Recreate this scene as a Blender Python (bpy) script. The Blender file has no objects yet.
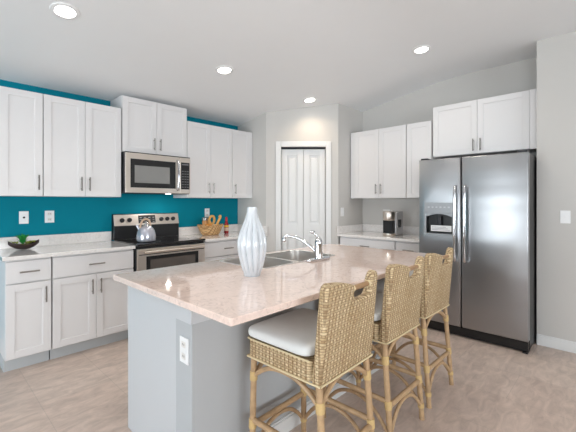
import bpy, bmesh, math, random
from math import sin, cos, pi, atan, radians, sqrt
from mathutils import Vector, Matrix
random.seed(7)
S = bpy.context.scene
COL = S.collection

# ------------------------------------------------------------------ camera
cd = bpy.data.cameras.new('camera'); cam = bpy.data.objects.new('camera', cd); COL.objects.link(cam)
F = 351.0
cd.sensor_width = 36; cd.lens = F / 576 * 36; cd.shift_y = -14 / 576; cd.clip_start = .05
TH = atan(334 / 351)
cam.location = (0, 0, 1.334); cam.rotation_euler = (pi / 2, 0, TH - pi / 2)
S.camera = cam
# ------------------------------------------------------------------ world, exposure
w = bpy.data.worlds.new('World'); S.world = w; w.use_nodes = True
bg = w.node_tree.nodes['Background']; bg.inputs[0].default_value = (.86, .93, 1, 1); bg.inputs[1].default_value = 2.6
S.view_settings.view_transform = 'Standard'; S.view_settings.look = 'None'
S.view_settings.gamma = 1; S.view_settings.use_curve_mapping = False
S.view_settings.exposure = -0.12

def area(name, loc, rot, sx, sy, power, col=(1, 1, 1), shape='RECTANGLE'):
    l = bpy.data.lights.new(name, 'AREA'); l.shape = shape; l.size = sx
    if shape in ('RECTANGLE', 'ELLIPSE'): l.size_y = sy
    l.energy = power; l.color = col
    o = bpy.data.objects.new(name, l); COL.objects.link(o); o.location = loc; o.rotation_euler = rot
    return o
# daylight arriving through the glazing of the living area behind the camera
area('daylight_patio', (-3.45, 2.0, 1.15), (0, -pi / 2, 0), 2.1, 2.9, 38, (.90, .96, 1))
area('daylight_west', (-3.45, -2.0, 1.4), (0, -pi / 2, 0), 1.7, 2.4, 45, (.90, .96, 1))
area('daylight_south', (0.4, -4.75, 1.5), (pi / 2, 0, 0), 4.2, 1.6, 80, (.95, .98, 1))

# unseen upward fill lamps outside the glazing, added to brighten the ceiling
area('ceiling_fill_patio', (-4.3, 2.0, .95), (0, -pi / 2 - .75, 0), 2.0, 3.6, 170, (.84, .935, 1))
area('ceiling_fill_west', (-4.3, -2.0, 1.1), (0, -pi / 2 - .75, 0), 1.8, 3.0, 130, (.84, .935, 1))
area('ceiling_fill_south', (0.4, -5.5, 1.1), (pi / 2 + .75, 0, 0), 4.6, 1.8, 260, (.84, .935, 1))

# ------------------------------------------------------------------ materials
def newmat(name):
    m = bpy.data.materials.new(name); m.use_nodes = True
    nt = m.node_tree; b = nt.nodes['Principled BSDF']
    return m, nt, b
def srgb(r, g, b):
    f = lambda v: (v / 255 / 12.92) if v <= 10 else ((v / 255 + .055) / 1.055) ** 2.4
    return (f(r), f(g), f(b), 1)
def simple(name, col, rough=.5, metal=0, spec=.5, var=.03, scale=6, bump=0, bscale=200, coat=0):
    m, nt, b = newmat(name); N = nt.nodes; L = nt.links
    tc = N.new('ShaderNodeTexCoord'); no = N.new('ShaderNodeTexNoise'); no.inputs['Scale'].default_value = scale
    no.inputs['Detail'].default_value = 4
    L.new(tc.outputs['Object'], no.inputs['Vector'])
    mx = N.new('ShaderNodeMix'); mx.data_type = 'RGBA'
    c = Vector(col[:3])
    mx.inputs[6].default_value = (*(c * (1 - var)), 1); mx.inputs[7].default_value = (*[min(1, v) for v in c * (1 + var)], 1)
    L.new(no.outputs['Fac'], mx.inputs[0]); L.new(mx.outputs[2], b.inputs['Base Color'])
    b.inputs['Roughness'].default_value = rough; b.inputs['Metallic'].default_value = metal
    b.inputs['Specular IOR Level'].default_value = spec; b.inputs['Coat Weight'].default_value = coat
    if bump:
        n2 = N.new('ShaderNodeTexNoise'); n2.inputs['Scale'].default_value = bscale
        L.new(tc.outputs['Object'], n2.inputs['Vector'])
        bp = N.new('ShaderNodeBump'); bp.inputs['Strength'].default_value = bump; bp.inputs['Distance'].default_value = .002
        L.new(n2.outputs['Fac'], bp.inputs['Height']); L.new(bp.outputs[0], b.inputs['Normal'])
    return m
M = {}
M['ceiling'] = simple('ceiling_paint', srgb(240, 241, 242), .9, spec=.2, var=.01, bump=.15, bscale=90)
M['wall'] = simple('grey_wall_paint', srgb(205, 202, 198), .85, spec=.25, var=.012, bump=.12, bscale=120)
M['teal'] = simple('teal_wall_paint', srgb(0, 128, 148), .75, spec=.15, var=.03, bump=.08, bscale=120)
M['knee'] = simple('island_wall_paint', srgb(184, 186, 188), .8, spec=.25, var=.012, bump=.1, bscale=120)
M['trim'] = simple('white_trim_paint', srgb(228, 228, 227), .4, var=.01)
M['cabinet'] = simple('white_cabinet_paint', srgb(228, 226, 226), .42, var=.01)
M['islandwhite'] = simple('island_panel_paint', srgb(201, 203, 206), .4, var=.01)
M['cabgrey'] = simple('toe_kick_paint', srgb(196, 200, 202), .5, var=.01)
M['nickel'] = simple('brushed_nickel', srgb(150, 146, 142), .3, metal=1, var=.03)
M['chrome'] = simple('chrome', srgb(215, 215, 218), .08, metal=1, var=.01)
M['black'] = simple('black_plastic', srgb(18, 18, 20), .35, var=.1)
M['blackglass'] = simple('black_glass', srgb(8, 8, 10), .06, var=.1, coat=1)
M['white'] = simple('white_plastic', srgb(240, 240, 240), .35, var=.01)
M['ceramic'] = simple('white_glazed_ceramic', srgb(211, 216, 221), .12, var=.01, coat=.6)
M['cushion'] = simple('cream_fabric', srgb(226, 227, 225), .9, spec=.2, var=.03, scale=30, bump=.4, bscale=500)
M['darkgrey'] = simple('dark_grey_metal', srgb(60, 60, 63), .4, metal=.6, var=.05)

def steel(name, col, rough, sx, sy, sz, wav=0.0):
    m, nt, b = newmat(name); N = nt.nodes; L = nt.links
    tc = N.new('ShaderNodeTexCoord'); mp = N.new('ShaderNodeMapping'); mp.inputs['Scale'].default_value = (sx, sy, sz)
    L.new(tc.outputs['Object'], mp.inputs['Vector'])
    no = N.new('ShaderNodeTexNoise'); no.inputs['Scale'].default_value = 1; no.inputs['Detail'].default_value = 3
    L.new(mp.outputs[0], no.inputs['Vector'])
    mr = N.new('ShaderNodeMapRange'); mr.inputs['To Min'].default_value = rough * .93; mr.inputs['To Max'].default_value = rough * 1.1
    L.new(no.outputs['Fac'], mr.inputs[0]); L.new(mr.outputs[0], b.inputs['Roughness'])
    mx = N.new('ShaderNodeMix'); mx.data_type = 'RGBA'; c = Vector(col[:3])
    mx.inputs[6].default_value = (*(c * .98), 1); mx.inputs[7].default_value = (*(c * 1.02), 1)
    L.new(no.outputs['Fac'], mx.inputs[0]); L.new(mx.outputs[2], b.inputs['Base Color'])
    b.inputs['Metallic'].default_value = 1
    if wav:
        m2 = N.new('ShaderNodeMapping'); m2.inputs['Scale'].default_value = (.8, .8, 3.2)
        L.new(tc.outputs['Object'], m2.inputs['Vector'])
        n2 = N.new('ShaderNodeTexNoise'); n2.inputs['Scale'].default_value = 1.1; n2.inputs['Detail'].default_value = 1
        L.new(m2.outputs[0], n2.inputs['Vector'])
        bp = N.new('ShaderNodeBump'); bp.inputs['Strength'].default_value = 1; bp.inputs['Distance'].default_value = wav
        L.new(n2.outputs['Fac'], bp.inputs['Height']); L.new(bp.outputs[0], b.inputs['Normal'])
    return m
M['fridge'] = steel('brushed_steel_fridge', srgb(168, 169, 171), .31, 3, 3, 260, wav=.012)
M['steel'] = steel('brushed_steel', srgb(224, 214, 204), .3, 2, 300, 300)
M['sink'] = simple('satin_steel', srgb(222, 218, 214), .33, metal=1, var=.02)

def quartz(name, base, vein, rough=.1):
    m, nt, b = newmat(name); N = nt.nodes; L = nt.links
    tc = N.new('ShaderNodeTexCoord')
    n1 = N.new('ShaderNodeTexNoise'); n1.inputs['Scale'].default_value = 7; n1.inputs['Detail'].default_value = 8; n1.inputs['Distortion'].default_value = 1.6
    n2 = N.new('ShaderNodeTexNoise'); n2.inputs['Scale'].default_value = 55; n2.inputs['Detail'].default_value = 5
    for n in (n1, n2): L.new(tc.outputs['Object'], n.inputs['Vector'])
    r1 = N.new('ShaderNodeValToRGB'); r1.color_ramp.elements[0].position = .46; r1.color_ramp.elements[1].position = .5
    e = r1.color_ramp.elements.new(.54); 
    r1.color_ramp.elements[0].color = (0, 0, 0, 1); r1.color_ramp.elements[1].color = (1, 1, 1, 1); e.color = (0, 0, 0, 1)
    L.new(n1.outputs['Fac'], r1.inputs[0])
    r2 = N.new('ShaderNodeValToRGB'); r2.color_ramp.elements[0].position = .42; r2.color_ramp.elements[1].position = .62
    L.new(n2.outputs['Fac'], r2.inputs[0])
    mu = N.new('ShaderNodeMath'); mu.operation = 'MULTIPLY'; L.new(r1.outputs[0], mu.inputs[0]); L.new(r2.outputs[0], mu.inputs[1])
    m0 = N.new('ShaderNodeMix'); m0.data_type = 'RGBA'
    c = Vector(base[:3]); m0.inputs[6].default_value = (*(c * .965), 1); m0.inputs[7].default_value = (*[min(1, v) for v in c * 1.03], 1)
    L.new(r2.outputs[0], m0.inputs[0])
    m1 = N.new('ShaderNodeMix'); m1.data_type = 'RGBA'; m1.inputs[7].default_value = vein
    sc = N.new('ShaderNodeMath'); sc.operation = 'MULTIPLY'; sc.inputs[1].default_value = .38; L.new(mu.outputs[0], sc.inputs[0])
    L.new(sc.outputs[0], m1.inputs[0]); L.new(m0.outputs[2], m1.inputs[6]); L.new(m1.outputs[2], b.inputs['Base Color'])
    b.inputs['Roughness'].default_value = rough; b.inputs['Coat Weight'].default_value = .5; b.inputs['Coat Roughness'].default_value = .03
    return m
M['quartz'] = quartz('white_quartz', srgb(238, 234, 231), srgb(178, 168, 162), .05)
M['quartz_bounce'] = quartz('quartz_warm_bounce', srgb(245, 221, 209), srgb(150, 126, 116), .05)  # island quartz, with warm bounced light tinted into its colour

def tiles():
    m, nt, b = newmat('travertine_floor_tile'); N = nt.nodes; L = nt.links
    tc = N.new('ShaderNodeTexCoord')
    mp = N.new('ShaderNodeMapping'); mp.inputs['Location'].default_value = (.13, -.11, 0); mp.inputs['Rotation'].default_value = (0, 0, pi / 2)
    L.new(tc.outputs['Object'], mp.inputs['Vector'])
    br = N.new('ShaderNodeTexBrick'); br.offset = 0.5; br.inputs['Scale'].default_value = 1
    br.inputs['Brick Width'].default_value = .88; br.inputs['Row Height'].default_value = .44
    br.inputs['Mortar Size'].default_value = .0022; br.inputs['Mortar Smooth'].default_value = .3
    br.inputs['Color1'].default_value = srgb(218, 200, 188); br.inputs['Color2'].default_value = srgb(211, 191, 179)
    br.inputs['Mortar'].default_value = srgb(196, 180, 168)
    L.new(mp.outputs[0], br.inputs['Vector'])
    m2 = N.new('ShaderNodeMapping'); m2.inputs['Scale'].default_value = (1, 2.6, 1); m2.inputs['Rotation'].default_value = (0, 0, .25)
    L.new(tc.outputs['Object'], m2.inputs['Vector'])
    n1 = N.new('ShaderNodeTexNoise'); n1.inputs['Scale'].default_value = 6; n1.inputs['Detail'].default_value = 9; n1.inputs['Roughness'].default_value = .65; n1.inputs['Distortion'].default_value = .8
    L.new(m2.outputs[0], n1.inputs['Vector'])
    rp = N.new('ShaderNodeValToRGB'); rp.color_ramp.elements[0].position = .34; rp.color_ramp.elements[1].position = .66
    rp.color_ramp.elements[0].color = (.62, .60, .59, 1); rp.color_ramp.elements[1].color = (1.06, 1.05, 1.04, 1)
    L.new(n1.outputs['Fac'], rp.inputs[0])
    mx = N.new('ShaderNodeMix'); mx.data_type = 'RGBA'; mx.blend_type = 'MULTIPLY'; mx.inputs[0].default_value = .68
    L.new(br.outputs['Color'], mx.inputs[6]); L.new(rp.outputs[0], mx.inputs[7])
    L.new(mx.outputs[2], b.inputs['Base Color'])
    b.inputs['Roughness'].default_value = .38
    bp = N.new('ShaderNodeBump'); bp.invert = True; bp.inputs['Strength'].default_value = .5; bp.inputs['Distance'].default_value = .002
    L.new(br.outputs['Fac'], bp.inputs['Height']); L.new(bp.outputs[0], b.inputs['Normal'])
    return m
M['floor'] = tiles()

def wicker(name, pu=.012, pz=.0115, c1=(194, 164, 122), c2=(148, 118, 82), c3=(238, 218, 180)):
    """woven rattan: round weavers over upright stakes, each strand its own shade"""
    m, nt, b = newmat(name); N = nt.nodes; L = nt.links
    def math_(op, a, b2=None, c=None):
        n = N.new('ShaderNodeMath'); n.operation = op
        for i, v in enumerate((a, b2, c)):
            if v is None: continue
            if isinstance(v, (int, float)): n.inputs[i].default_value = v
            else: L.new(v, n.inputs[i])
        return n.outputs[0]
    tc = N.new('ShaderNodeTexCoord'); wn = N.new('ShaderNodeTexNoise'); wn.inputs['Scale'].default_value = 14
    L.new(tc.outputs['Object'], wn.inputs['Vector'])
    wob = N.new('ShaderNodeVectorMath'); wob.operation = 'MULTIPLY_ADD'; wob.inputs[1].default_value = (.005, .005, .005)
    L.new(wn.outputs['Color'], wob.inputs[0]); L.new(tc.outputs['Object'], wob.inputs[2])
    sp = N.new('ShaderNodeSeparateXYZ'); L.new(wob.outputs[0], sp.inputs[0])
    u = math_('ADD', sp.outputs[0], sp.outputs[1]); z = sp.outputs[2]
    us = math_('DIVIDE', u, pu); zs = math_('DIVIDE', z, pz)
    fz = math_('FLOOR', zs); fu = math_('FLOOR', us)
    a = math_('ABSOLUTE', math_('SINE', math_('MULTIPLY', zs, pi)))
    bb = math_('SINE', math_('ADD', math_('MULTIPLY', us, pi), math_('MULTIPLY', fz, pi)))
    h = math_('MULTIPLY', a, math_('MULTIPLY_ADD', bb, .45, .55))
    cv = N.new('ShaderNodeCombineXYZ'); L.new(fu, cv.inputs[0]); L.new(fz, cv.inputs[1])
    w1 = N.new('ShaderNodeTexWhiteNoise'); w1.noise_dimensions = '2D'; L.new(cv.outputs[0], w1.inputs['Vector'])
    w2 = N.new('ShaderNodeTexWhiteNoise'); w2.noise_dimensions = '1D'; L.new(fu, w2.inputs['W'])
    stake = math_('GREATER_THAN', math_('SINE', math_('MULTIPLY', us, pi)), .2)
    mx = N.new('ShaderNodeMix'); mx.data_type = 'RGBA'
    L.new(math_('MULTIPLY_ADD', w1.outputs['Value'], .55, math_('MULTIPLY', w2.outputs['Value'], .45)), mx.inputs[0])
    mx.inputs[6].default_value = srgb(*c1); mx.inputs[7].default_value = srgb(*c3)
    m2 = N.new('ShaderNodeMix'); m2.data_type = 'RGBA'; L.new(math_('MULTIPLY', stake, .68), m2.inputs[0])
    L.new(mx.outputs[2], m2.inputs[6]); m2.inputs[7].default_value = srgb(*c2)
    gp = N.new('ShaderNodeMapRange'); gp.inputs['From Min'].default_value = .30; gp.inputs['From Max'].default_value = .02; gp.clamp = True  # gaps between strands painted darker, as shade inside the weave
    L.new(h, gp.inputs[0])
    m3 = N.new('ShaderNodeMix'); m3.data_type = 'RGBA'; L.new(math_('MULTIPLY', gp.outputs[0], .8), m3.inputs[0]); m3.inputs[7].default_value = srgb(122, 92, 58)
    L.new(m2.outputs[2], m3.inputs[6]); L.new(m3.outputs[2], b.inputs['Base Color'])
    b.inputs['Roughness'].default_value = .6
    bp = N.new('ShaderNodeBump'); bp.inputs['Strength'].default_value = .9; bp.inputs['Distance'].default_value = .004
    L.new(h, bp.inputs['Height']); L.new(bp.outputs[0], b.inputs['Normal'])
    return m
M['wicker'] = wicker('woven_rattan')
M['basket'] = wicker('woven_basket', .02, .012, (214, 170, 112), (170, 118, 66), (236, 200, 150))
M['rattan'] = simple('rattan_cane', srgb(182, 150, 114), .45, var=.38, scale=26, bump=.3, bscale=60)
M['rattandark'] = simple('rattan_binding', srgb(206, 176, 122), .5, var=.15, scale=60)
M['rodwood'] = simple('brown_wood_rod', srgb(164, 128, 92), .4, var=.15, scale=40)
M['piping'] = simple('pale_rattan_edge', srgb(226, 208, 168), .55, var=.08, scale=60)

def glassmat(name, tint=(1, 1, 1, 1), refl=.06):
    m = bpy.data.materials.new(name); m.use_nodes = True; nt = m.node_tree; N = nt.nodes; L = nt.links
    N.remove(N['Principled BSDF']); out = N['Material Output']
    t = N.new('ShaderNodeBsdfTransparent'); t.inputs[0].default_value = tint
    g = N.new('ShaderNodeBsdfGlossy'); g.inputs['Roughness'].default_value = .03
    fr = N.new('ShaderNodeFresnel'); mx = N.new('ShaderNodeMixShader')
    L.new(fr.outputs[0], mx.inputs[0]); L.new(t.outputs[0], mx.inputs[1]); L.new(g.outputs[0], mx.inputs[2]); L.new(mx.outputs[0], out.inputs[0])
    return m
M['glass'] = glassmat('window_glass')
M['kglass'] = simple('smoky_kettle_metal', srgb(196, 198, 208), .2, metal=.6, var=.05)
def emit(name, col, st):
    m, nt, b = newmat(name); b.inputs['Emission Color'].default_value = (*col, 1); b.inputs['Emission Strength'].default_value = st
    b.inputs['Base Color'].default_value = (.9, .9, .9, 1); return m
M['lamp'] = emit('lit_lamp_lens', (1, .96, .88), 14)
M['hoodlamp'] = emit('lit_hood_lamp', (1, .97, .92), 10)

# ------------------------------------------------------------------ mesh helpers
class MB:
    def __init__(s): s.bm = bmesh.new()
    def box(s, x0, x1, y0, y1, z0, z1, bev=0, seg=2, rot=None):
        t = bmesh.new()
        bmesh.ops.create_cube(t, size=1)
        bmesh.ops.scale(t, vec=(abs(x1 - x0), abs(y1 - y0), abs(z1 - z0)), verts=t.verts)
        if bev: bmesh.ops.bevel(t, geom=t.edges[:], offset=bev, segments=seg, affect='EDGES', profile=.5)
        if rot is not None: bmesh.ops.transform(t, matrix=rot, verts=t.verts)
        bmesh.ops.translate(t, vec=((x0 + x1) / 2, (y0 + y1) / 2, (z0 + z1) / 2), verts=t.verts)
        s.merge(t); return s
    def merge(s, t):
        me = bpy.data.meshes.new('t'); t.to_mesh(me); t.free(); s.bm.from_mesh(me); bpy.data.meshes.remove(me)
    def tube(s, pts, r, n=10, smooth=True, steps=6, closed=False):
        P = [Vector(p) for p in pts]
        if smooth and len(P) > 2:
            Q = []
            m = len(P)
            rng = range(m if closed else m - 1)
            for i in rng:
                if closed: p0, p1, p2, p3 = P[(i - 1) % m], P[i], P[(i + 1) % m], P[(i + 2) % m]
                else: p0, p1, p2, p3 = P[max(i - 1, 0)], P[i], P[i + 1], P[min(i + 2, m - 1)]
                for k in range(steps):
                    t = k / steps
                    Q.append(.5 * ((2 * p1) + (-p0 + p2) * t + (2 * p0 - 5 * p1 + 4 * p2 - p3) * t * t + (-p0 + 3 * p1 - 3 * p2 + p3) * t ** 3))
            if not closed: Q.append(P[-1])
            P = Q
        m = len(P); rings = []
        rr = r if callable(r) else (lambda t: r)
        up = Vector((0, 0, 1)); prev = None
        for i, p in enumerate(P):
            if closed: d = P[(i + 1) % m] - P[i - 1]
            else: d = P[min(i + 1, m - 1)] - P[max(i - 1, 0)]
            d.normalize()
            if prev is None:
                a = up if abs(d.z) < .9 else Vector((1, 0, 0))
                n1 = d.cross(a).normalized()
            else:
                n1 = (prev - d * prev.dot(d)).normalized()
            prev = n1; n2 = d.cross(n1)
            R = rr(i / max(1, m - 1))
            rings.append([s.bm.verts.new(p + (n1 * cos(2 * pi * k / n) + n2 * sin(2 * pi * k / n)) * R) for k in range(n)])
        for i in range(m if closed else m - 1):
            a, b = rings[i], rings[(i + 1) % m]
            for k in range(n): s.bm.faces.new((a[k], a[(k + 1) % n], b[(k + 1) % n], b[k]))
        if not closed:
            s.bm.faces.new(rings[0][::-1]); s.bm.faces.new(rings[-1])
        return s
    def lathe(s, prof, n=32, c=(0, 0), sx=1, sy=1, rf=None):
        rings = []
        for r, z in prof:
            ring = []
            for k in range(n):
                a = 2 * pi * k / n; q = r * (rf(a, z) if rf else 1)
                ring.append(s.bm.verts.new((c[0] + q * cos(a) * sx, c[1] + q * sin(a) * sy, z)))
            rings.append(ring)
        for i in range(len(rings) - 1):
            a, b = rings[i], rings[i + 1]
            for k in range(n): s.bm.faces.new((a[k], a[(k + 1) % n], b[(k + 1) % n], b[k]))
        s.bm.faces.new(rings[0][::-1]); s.bm.faces.new(rings[-1])
        return s
    def prism(s, poly, axis, a0, a1, bev=0, seg=3):
        """poly 2d points; axis 'x': pts are (y,z); 'y': (x,z); 'z': (x,y)"""
        t = bmesh.new()
        def mk(p, a): return {'x': (a, p[0], p[1]), 'y': (p[0], a, p[1]), 'z': (p[0], p[1], a)}[axis]
        A = [t.verts.new(mk(p, a0)) for p in poly]; B = [t.verts.new(mk(p, a1)) for p in poly]
        n = len(poly)
        fa = t.faces.new(A); fb = t.faces.new(B[::-1])
        for i in range(n): t.faces.new((A[i], B[i], B[(i + 1) % n], A[(i + 1) % n]))
        bmesh.ops.recalc_face_normals(t, faces=t.faces)
        if bev:
            bmesh.ops.bevel(t, geom=list(set(fa.edges[:] + fb.edges[:])), offset=bev, segments=seg, affect='EDGES', profile=.5)
        s.merge(t); return s
    def sell(s, a, b, c, e1, e2, loc=(0, 0, 0), n=40, m=16, warp=None):
        f = lambda v, e: math.copysign(abs(v) ** e, v)
        rings = []
        for i in range(1, m):
            ph = -pi / 2 + pi * i / m
            ring = []
            for k in range(n):
                th = 2 * pi * k / n
                p = Vector((a * f(cos(th), e1) * f(cos(ph), e2), b * f(sin(th), e1) * f(cos(ph), e2), c * f(sin(ph), e2)))
                if warp: p = warp(p)
                ring.append(s.bm.verts.new(p + Vector(loc)))
            rings.append(ring)
        for i in range(len(rings) - 1):
            x, y = rings[i], rings[i + 1]
            for k in range(n): s.bm.faces.new((x[k], x[(k + 1) % n], y[(k + 1) % n], y[k]))
        s.bm.faces.new(rings[0][::-1]); s.bm.faces.new(rings[-1])
        return s
    def xf(s, mat): bmesh.ops.transform(s.bm, matrix=mat, verts=s.bm.verts); return s
    def build(s, name, mat, parent=None, smooth=False, loc=None, angle=40):
        bmesh.ops.recalc_face_normals(s.bm, faces=s.bm.faces)
        me = bpy.data.meshes.new(name); s.bm.to_mesh(me); s.bm.free()
        me.materials.append(mat if not isinstance(mat, str) else M[mat])
        if smooth:
            for p in me.polygons: p.use_smooth = True
            try: me.set_sharp_from_angle(angle=radians(angle))
            except Exception: pass
        o = bpy.data.objects.new(name, me); COL.objects.link(o)
        if parent is not None: o.parent = parent
        if loc: o.location = loc
        return o
def tag(o, label, cat, group=None, kind=None):
    if label: o['label'] = label
    if cat: o['category'] = cat
    if group: o['group'] = group
    if kind: o['kind'] = kind
    return o
def thing(name, label, cat, loc=(0, 0, 0), rz=0, group=None):
    o = bpy.data.objects.new(name, None); COL.objects.link(o); o.empty_display_size = .1
    o.location = loc; o.rotation_euler = (0, 0, rz)
    return tag(o, label, cat, group)
def struct(o, label=None): o['kind'] = 'structure'; 
def st(mb, name, mat, label, cat='wall', smooth=False):
    o = mb.build(name, mat, smooth=smooth); o['kind'] = 'structure'; o['label'] = label; o['category'] = cat; return o
def copy_tree(o, parent=None):
    c = o.copy(); COL.objects.link(c); c.parent = parent
    for ch in list(o.children): copy_tree(ch, c)
    return c

# ------------------------------------------------------------------ setting
ZT, K, YR = 2.431, .163, 4.03
YF = 1.50                                    # the slope ends, the ceiling runs flat
BL = .28                                     # half length of the eased transition
ZF = ZT + K * (YR - YF)
def zc(y):
    if y >= YF + BL: return ZT + K * (YR - y)
    if y <= YF - BL: return ZF
    return ZF - K * (y - YF + BL) ** 2 / (4 * BL)
def ceil_slope(y): return 0 if y <= YF - BL else K if y >= YF + BL else K * (y - YF + BL) / (2 * BL)
EASE = [YF + BL - 2 * BL * i / 14 for i in range(15)]
XW, YS, XR, XS = -3.2, -4.5, 4.44, 3.995
PY = 2.73
st(MB().box(XW - .15, XR + .15, YS - .15, YR + .15, -.1, 0), 'floor', 'floor', 'beige travertine tile floor', 'floor')
st(MB().prism([(YR + .15, zc(YR + .15)), *[(q, zc(q)) for q in EASE], (YS - .15, ZF), (YS - .15, ZF + .15), (YR + .15, ZF + .15)], 'x', XW - .15, XR + .15),
   'ceiling', 'ceiling', 'pale grey ceiling sloping down to the teal wall', 'ceiling', smooth=True)
st(MB().box(XW - .15, XR + .15, YR, YR + .12, 0, ZT), 'wall_left', 'teal', 'teal wall behind the range and long cabinets')
def ywall(mb, x0, x1, y0, y1):
    ps = [(y0, 0), (y1, 0), (y1, zc(y1))]
    ps += [(q, zc(q)) for q in EASE if y0 < q < y1]
    ps.append((y0, zc(y0))); mb.prism(ps, 'x', x0, x1); return mb
st(ywall(MB(), XR, XR + .12, .48, YR), 'wall_right', 'wall', 'grey wall behind the fridge and coffee counter')
st(ywall(MB(), XS, XR + .12, YS, .580), 'wall_front', 'wall', 'grey wall right of the fridge with a light switch')
# pantry box in the corner
m = MB(); ywall(m, 3.18, 3.26, 3.43, YR); st(m, 'wall_pantry_left', 'wall', 'narrow grey pantry wall beside the end wall cabinet')
m = MB(); m.prism([(3.84, 0), (4.44, 0), (4.44, zc(PY)), (3.84, zc(PY))], 'y', PY, PY + .08); st(m, 'wall_pantry_right', 'wall', 'grey pantry side wall above the coffee counter')
# diagonal wall with the door opening: local u runs from the left corner to the right one
A = Vector((3.18, 3.43, 0)); B = Vector((3.84, 2.73, 0)); Ld = (B - A).length; du = (B - A).normalized()
ang = math.atan2(du.y, du.x)
MD = Matrix.Translation(A) @ Matrix.Rotation(ang, 4, 'Z')      # local +y points into the pantry
u0 = ((3.319 - 3.18) ** 2 + (3.286 - 3.43) ** 2) ** .5; u1 = ((3.734 - 3.18) ** 2 + (2.86 - 3.43) ** 2) ** .5
zo = 2.068
m = MB()
def zz(u): return zc(A.y + du.y * u)
for a0, a1, b0 in ((0, u0, 0), (u1, Ld, 0), (u0, u1, zo)):
    m.prism([(a0, b0), (a1, b0), (a1, zz(a1)), (a0, zz(a0))], 'y', 0, .08)
m.xf(MD); st(m, 'wall_pantry_front', 'wall', 'grey diagonal pantry wall around the white bifold door')
cw = .07
m = MB()
for a0, a1, b0, b1 in ((u0 - cw, u0, 0, zo + cw), (u1, u1 + cw, 0, zo + cw), (u0, u1, zo, zo + cw)):
    m.box(a0, a1, -.016, 0, b0, b1, .004, 1)
m.xf(MD); st(m, 'trim_1', 'trim', 'white casing around the bifold pantry door', 'door casing')
dr = thing('door_1', 'white two-leaf bifold pantry door', 'door', A, ang); dr['kind'] = 'structure'
um = (u0 + u1) / 2
for a0, a1 in ((u0 + .004, um - .0025), (um + .0025, u1 - .004)):
    m = MB(); y0, y1 = .035, .067; zt = zo - .028; W = a1 - a0; sw = .075
    zs = [(0.012, .19), (.87, 1.04), (1.955, zt)]
    m.box(a0, a0 + sw, y0, y1, .012, zt, .002, 1); m.box(a1 - sw, a1, y0, y1, .012, zt, .002, 1)
    for b0, b1 in zs: m.box(a0 + sw - .001, a1 - sw + .001, y0, y1, b0, b1, .002, 1)
    for b0, b1 in ((.19, .87), (1.04, 1.955)):
        m.box(a0 + sw, a1 - sw, y0 + .016, y1 - .004, b0, b1)
        m.box(a0 + sw + .02, a1 - sw - .02, y0 + .002, y0 + .018, b0 + .028, b1 - .028, .010, 2)
    leaf = m.build('door_leaf', 'trim', dr)
m = MB().box(u0, u1, .03, .075, zo - .018, zo); m.build('track', 'darkgrey', dr)
# baseboards
m = MB(); m.box(XS - .014, XS, YS, .580, 0, .088, .003, 1); m.box(XS - .009, XS, YS, .580, .088, .1, .002, 1)
st(m, 'baseboard_front', 'trim', 'white baseboard along the grey wall right of the fridge', 'baseboard')
m = MB(); m.box(0.0, u0 - cw, -.014, 0, 0, .1, .003, 1); m.box(u1 + cw, Ld, -.014, 0, 0, .1, .003, 1); m.xf(MD)
st(m, 'baseboard_pantry', 'trim', 'white baseboard at the foot of the pantry wall', 'baseboard')
st(MB().box(XW, .43, YR - .014, YR, 0, .1, .003, 1), 'baseboard_left', 'trim', 'white baseboard on the teal wall left of the cabinets', 'baseboard')
# far living-area walls, behind the camera, with glazing
def wall_holes(name, horizontal, fixed0, fixed1, a0, a1, H, holes, mat, label):
    m = MB(); cur = a0
    for (h0, h1, z0, z1) in sorted(holes):
        segs = [(cur, h0, 0, H), (h0, h1, 0, z0), (h0, h1, z1, H)]
        for (s0, s1, q0, q1) in segs:
            if s1 - s0 < 1e-4 or q1 - q0 < 1e-4: continue
            if horizontal: m.box(s0, s1, fixed0, fixed1, q0, q1)
            else: m.box(fixed0, fixed1, s0, s1, q0, q1)
        cur = h1
    if horizontal: m.box(cur, a1, fixed0, fixed1, 0, H)
    else: m.box(fixed0, fixed1, cur, a1, 0, H)
    st(m, name, mat, label)
west = [(.7, 3.4, .0, 2.2), (-3.2, -.9, .6, 2.2)]
wall_holes('wall_west', False, XW - .12, XW, YS, YR, ZT, west, 'wall', 'grey living area wall with tall glazing')
st(MB().prism([(YR, ZT), *[(q, zc(q)) for q in EASE], (YS, ZF), (YS, ZT)], 'x', XW - .12, XW), 'trim_2', 'wall', 'grey gable above the tall glazing')
south = [(-1.7, 2.5, .7, 2.3)]
wall_holes('wall_south', True, YS - .12, YS, XW, XR, ZF, south, 'wall', 'grey living area wall with wide window')
def window(n, horizontal, f, a0, a1, z0, z1, panes, label):
    r = thing('window_%d' % n, label, 'window', (0, 0, 0)); r['kind'] = 'structure'
    m = MB(); fw = .06
    def bx(m, s0, s1, q0, q1, t0, t1):
        if horizontal: m.box(s0, s1, f + t0, f + t1, q0, q1)
        else: m.box(f + t0, f + t1, s0, s1, q0, q1)
    bx(m, a0, a1, z0, z0 + fw, 0, .06); bx(m, a0, a1, z1 - fw, z1, 0, .06)
    for i in range(panes + 1):
        c = a0 + fw / 2 + (a1 - a0 - fw) * i / panes; bx(m, c - fw / 2, c + fw / 2, z0 + fw, z1 - fw, 0, .06)
    m.build('window_frame', 'trim', r)
    m = MB(); bx(m, a0 + fw, a1 - fw, z0 + fw, z1 - fw, .027, .033); m.build('pane', 'glass', r)
window(1, False, XW - .09, .7, 3.4, 0, 2.2, 3, 'white framed sliding patio glazing')
window(2, False, XW - .09, -3.2, -.9, .6, 2.2, 2, 'white framed two pane window')
window(3, True, YS - .09, -1.7, 2.5, .7, 2.3, 4, 'white framed wide window of four panes')
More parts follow.
